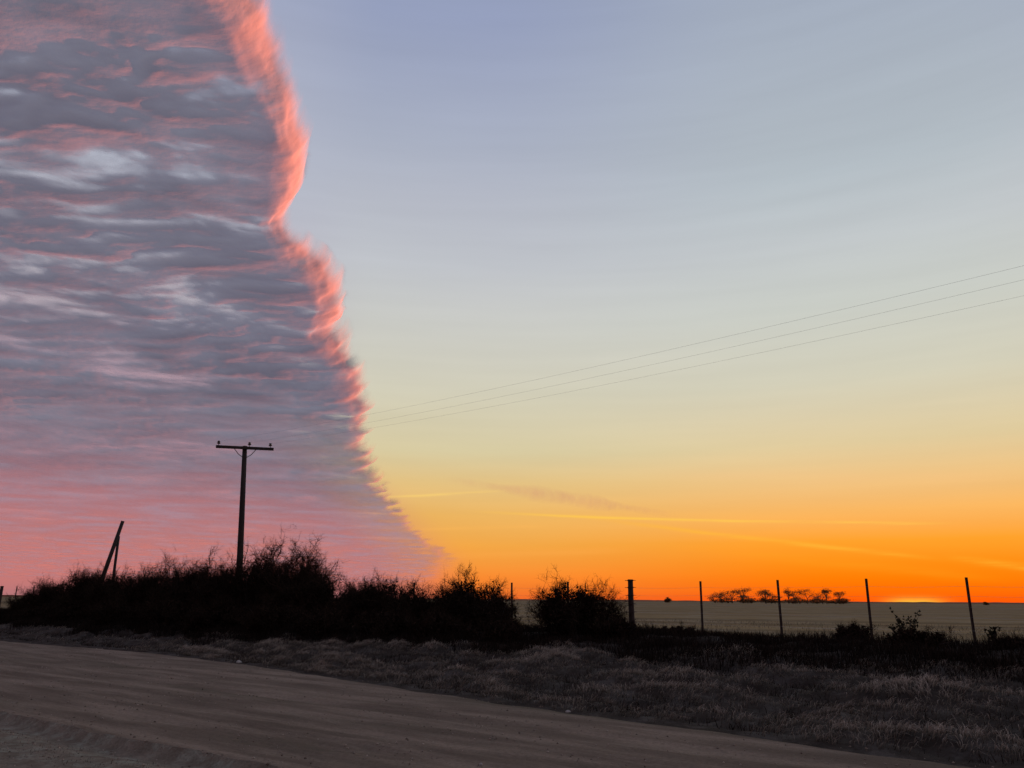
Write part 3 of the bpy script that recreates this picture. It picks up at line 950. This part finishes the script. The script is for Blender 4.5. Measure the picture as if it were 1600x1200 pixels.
def build_pole(root):
    MB().tube([(0, 0, -0.8), (0, 0, 2.5), (0, 0, 5.5), (0, 0, PH)], [0.170, 0.150, 0.128, 0.110], 14).build('pole', MAT['pole'], root, True)
    c = Vector((0, 0, PH - 0.12)) - ARMN * 0.17
    arm = MB().box(c, ARM * 1.36, ARMN * 0.055, (0, 0, 0.065)).build('crossarm', MAT['pole'], root)
    for sg in (-1, 1):
        a = c + ARM * (0.52 * sg) - Vector((0, 0, 0.06)) - ARMN * 0.06
        b = Vector((0, 0, PH - 0.62)) + ARM * 0.05 * sg - ARMN * 0.135
        MB().tube([a, a * 0.55 + b * 0.45 - Vector((0, 0, 0.07)), b], 0.017, 6).build('brace', MAT['steel'], root)
    MB().tube([c - ARMN * 0.09, c + ARMN * 0.35], 0.014, 6).build('bolt', MAT['steel'], root)
    out = []
    for off in (-1.24, 0.20, 1.20):
        b = c + ARM * off + Vector((0, 0, 0.065))
        ins = MB()
        ins.tube([b + Vector((0, 0, .08)), b + Vector((0, 0, .10)), b + Vector((0, 0, .13)), b + Vector((0, 0, .155)), b + Vector((0, 0, .19)), b + Vector((0, 0, .215)), b + Vector((0, 0, .235))],
                 [0.05, 0.085, 0.080, 0.05, 0.072, 0.06, 0.03], 12)
        io = ins.build('insulator', MAT['glass'], root, True)
        MB().tube([b - Vector((0, 0, .02)), b + Vector((0, 0, .09))], 0.014, 6).build('pin', MAT['steel'], io)
        out.append(b + Vector((0, 0, .20)))
    return out


tips = build_pole(upole)
bpy.context.view_layer.update()
starts = [upole.matrix_world @ p for p in tips]


def catenary(a, b, sag, n=40):
    return [a.lerp(b, i / n) - Vector((0, 0, sag * 4 * (i / n) * (1 - i / n))) for i in range(n + 1)]


# the next pole of the line stands out of the picture on the right; the lines run to it
LDIR = Vector((0.745, -0.667, 0)).normalized()
SPAN, SAG = 62.0, 0.9
AIM = [(1600, 415), (1600, 437), (1600, 462)]
ends = []
camp = Vector((0, 0, 1.6))
for st, am in zip(starts, AIM):
    d = ray(*am)
    # where the line of sight meets the vertical plane of this conductor
    nrm = Vector((-LDIR.y, LDIR.x, 0))
    lam = (st - camp).dot(nrm) / d.dot(nrm)
    hit = camp + d * lam
    u = (hit - st).dot(LDIR) / SPAN
    zend = (hit.z + SAG * 4 * u * (1 - u) - st.z * (1 - u)) / u
    e_ = st + LDIR * SPAN
    e_.z = zend
    ends.append(e_)
    print('wire', st, hit, 'u', u, 'end', e_)
for st, e_, lab in zip(starts, ends, ('uppermost of the three thin power lines crossing the sky', 'middle one of the three thin power lines crossing the sky', 'lowest of the three thin power lines crossing the sky')):
    o = MB().tube(catenary(st, e_, SAG), 0.0021, 6, cap=False).build('power_line', MAT['wire'], None, True)
    tag(o, lab, 'power line', 'power lines')
pole2 = empty('utility_pole', (ends[1].x, ends[1].y, 0.0))
tag(pole2, 'next utility pole of the line, out of the picture on the right', 'utility pole')
ztop = max(e.z for e in ends)
MB().tube([pole2.matrix_world.inverted() @ Vector((0, 0, -0.8)), (0, 0, ztop - 0.3)], [0.18, 0.12], 14).build('pole', MAT['pole'], pole2, True)
am2 = MB()
b2 = Vector((ends[1].x, ends[1].y, 0))
am2.tube([ends[0] - b2 - Vector((0, 0, .06)), ends[2] - b2 - Vector((0, 0, .06))], 0.06, 4)
am2.build('crossarm', MAT['pole'], pole2)

# leaning post propped by an upright
lx, ly = ts(-33.9, -1.0)
lz = float(height(-33.9, -1.0))
lean = empty('leaning_post', (float(lx), float(ly), lz))
tag(lean, 'leaning broken pole resting on a thin upright prop at the left end of the brush', 'post')


def unproj(px, py, Y_):
    d = ray(px, py)
    return camp + d * (Y_ / d.y)


bpy.context.view_layer.update()
lo_ = Vector((float(lx), float(ly), lz))
Yl = float(ly)
a_, b_ = unproj(157, 912, Yl), unproj(192, 814, Yl)
low = a_ + (a_ - b_) * ((a_.z - lz + 0.3) / (b_.z - a_.z))
MB().tube([low - lo_, a_ - lo_, b_ - lo_], [0.125, 0.12, 0.095], 10).build('pole', MAT['pole'], lean, True)
c_ = unproj(185.5, 838, Yl + 0.16)
MB().tube([Vector((c_.x + 0.06, c_.y, lz - 0.3)) - lo_, c_ - lo_], [0.085, 0.075], 8).build('prop', MAT['pole'], lean, True)


# ------------------------------------------------------------------ far trees on the horizon
def far_tree(x, y, H, W, label, shape='flat', lean_=0.0):
    root = empty('tree', (x, y, 0.7))
    tag(root, label, 'tree', 'far trees on the horizon')
    tk = MB()
    n_l = random.randint(3, 5)
    fork = H * (0.35 if shape != 'bush' else 0.1)
    tk.tube([(0, 0, -0.3), (lean_ * 0.4, 0, fork)], [0.34, 0.26], 6, cap=False)
    lobes = []
    for k in range(n_l):
        a = 6.28 * k / n_l + random.uniform(-.4, .4)
        rr = W * random.uniform(0.45, 0.8)
        zt = H * (random.uniform(0.62, 0.94) if shape == 'flat' else random.uniform(0.45, 0.85))
        p = (math.cos(a) * rr + lean_, math.sin(a) * rr * 0.8, zt)
        tk.tube([(lean_ * 0.4, 0, fork * 0.95), (p[0] * 0.55, p[1] * 0.55, fork + (zt - fork) * 0.65), p], [0.2, 0.15, 0.06], 5, cap=False)
        lobes.append(p)
    lobes.append((lean_, 0, H * 0.88))
    if shape == 'bush':
        lobes += [(random.uniform(-W, W) * 0.7, 0, H * 0.3) for _ in range(4)]
    tk.build('trunk', MAT['bark'], root)
    v, f = [], []
    for lx_, ly_, lz_ in lobes:
        rx, rz = W * random.uniform(0.34, 0.72), H * (random.uniform(0.09, 0.22) if shape == 'flat' else random.uniform(0.14, 0.24))
        for _ in range(150):
            g = rng.normal(0, 0.5, 3)
            c = np.array([lx_ + g[0] * rx, ly_ + g[1] * rx, lz_ + g[2] * rz])
            u_, w_ = rng.normal(0, 1, 3), rng.normal(0, 1, 3)
            u_ /= np.linalg.norm(u_)
            w_ = np.cross(u_, w_)
            w_ /= np.linalg.norm(w_)
            sz = rng.uniform(0.12, 0.30)
            b = len(v)
            v += [c - u_ * sz, c + w_ * sz * 0.8, c + u_ * sz, c - w_ * sz * 0.8]
            f.append((b, b + 1, b + 2, b + 3))
    n = len(v)
    mesh('crown', np.array(v), np.array(f), MAT['crown'], root, False, {'tip': rng.uniform(0, 1, n), 'tint': rng.uniform(0, 1, n)})
    return root


TREES = [
    (102, 3.2, 2.0, 'bush', 'tiny lone round tree on the horizon left of the far grove'),
    (132, 5.6, 5.4, 'bush', 'squat round tree at the left end of the far grove'),
    (139, 6.4, 5.5, 'flat', 'pale flat topped tree, second from the left in the far grove'),
    (144.5, 8.0, 6.5, 'flat', 'wide flat topped tree, third from the left in the far grove'),
    (149, 5.0, 5.5, 'bush', 'low round tree under the wide flat topped one in the far grove'),
    (155, 9.6, 6.8, 'flat', 'tallest flat topped tree left of the post in the far grove'),
    (158, 5.0, 5.0, 'bush', 'low tree under the tallest flat topped one in the far grove'),
    (163.5, 8.2, 4.6, 'bush', 'dense dark tree just left of the post in the far grove'),
    (169, 8.8, 6.0, 'flat', 'open flat crowned tree behind the post in the far grove'),
    (175, 5.0, 4.5, 'bush', 'low tree hidden behind the post in the far grove'),
    (181, 9.2, 3.6, 'flat', 'narrow upright tree just right of the post in the far grove'),
    (187, 8.4, 5.0, 'flat', 'thin crowned tree in the middle of the far grove'),
    (189, 4.4, 5.6, 'bush', 'low tree in the middle of the right half of the far grove'),
    (197, 9.6, 7.0, 'flat', 'broad arched tree in the right half of the far grove'),
    (203, 7.2, 7.5, 'bush', 'dense dome shaped tree at the right of the far grove'),
    (210, 9.2, 3.4, 'flat', 'slim tree beside the dome shaped one in the far grove'),
    (213, 3.6, 4.0, 'bush', 'low tree between the two slim ones in the far grove'),
    (219, 7.6, 3.6, 'flat', 'last slim tree at the right end of the far grove'),
    (141, 3.4, 6.5, 'bush', 'low thicket under the flat topped trees at the left of the far grove'),
    (172, 3.2, 7.5, 'bush', 'low thicket behind the post in the far grove'),
    (182, 3.0, 7.0, 'bush', 'low thicket just right of the post in the far grove'),
    (196, 3.4, 7.0, 'bush', 'low thicket under the broad arched tree in the far grove'),
    (160, 3.2, 9.0, 'bush', 'low thicket under the tallest flat topped tree in the far grove'),
    (209, 3.0, 8.0, 'bush', 'low thicket under the slim trees in the far grove'),
    (316, 1.9, 1.4, 'bush', 'tiny dark tree on the horizon right of the last thin post'),
]
for i, (x, H, W, shp, lab) in enumerate(TREES):
    far_tree(x, 520 + random.uniform(-12, 12), H, W, lab, shp, random.uniform(-.5, .5))


# ------------------------------------------------------------------ stones and clods
def stone(name, t, s, r, label, mat, group, sx=1.0):
    x, y = ts(t, s)
    z = float(height(t, s))
    v, f = [], []
    nu, nv_ = 10, 6
    ph = rng.uniform(0, 6.28, 4)
    for j in range(nv_ + 1):
        la = -math.pi / 2 + math.pi * j / nv_
        for i in range(nu):
            lo2 = 2 * math.pi * i / nu
            k = r * (1 + 0.18 * math.sin(2 * lo2 + ph[0]) + 0.12 * math.sin(3 * lo2 + 2 * la + ph[1]) + 0.1 * math.sin(5 * la + ph[2]))
            v.append((math.cos(la) * math.cos(lo2) * k * sx, math.cos(la) * math.sin(lo2) * k, math.sin(la) * k * 0.65))
    for j in range(nv_):
        for i in range(nu):
            f.append((j * nu + i, j * nu + (i + 1) % nu, (j + 1) * nu + (i + 1) % nu, (j + 1) * nu + i))
    o = mesh(name, np.array(v), f, mat, None, False)
    o.location = (float(x), float(y), z + r * 0.3)
    o.rotation_euler.z = rng.uniform(0, 6)
    return tag(o, label, 'stone', group)


stone('stone', -6.47, 9.15, 0.075, 'small pale stone at the far edge of the road below the utility pole', MAT['stone'], 'pale stones')
stone('stone', 4.82, 11.4, 0.035, 'small white stone on the far edge of the road near its middle', MAT['stone'], 'pale stones', 1.4)
stone('stone', 6.11, 15.1, 0.022, 'tiny white stone on the road at the bottom of the picture', MAT['stone'], 'pale stones')
stone('stone', 9.43, -0.4, 0.075, 'small white stone beyond the fence right of the last thin post', MAT['stone'], 'pale stones')
stone('stone', -3.0, 3.2, 0.15, 'pale stone lying in the gap of the brush behind the lone bush', MAT['stone'], 'pale stones')
stone('clod', 0.9, 18.5, 0.032, 'dark clod of earth on the frosted ground near the bottom left corner', MAT['clod'], 'dark clods', 1.3)
stone('clod', -0.3, 17.9, 0.028, 'dark clod of earth on the frosted ground, farther back than the other', MAT['clod'], 'dark clods', 1.3)
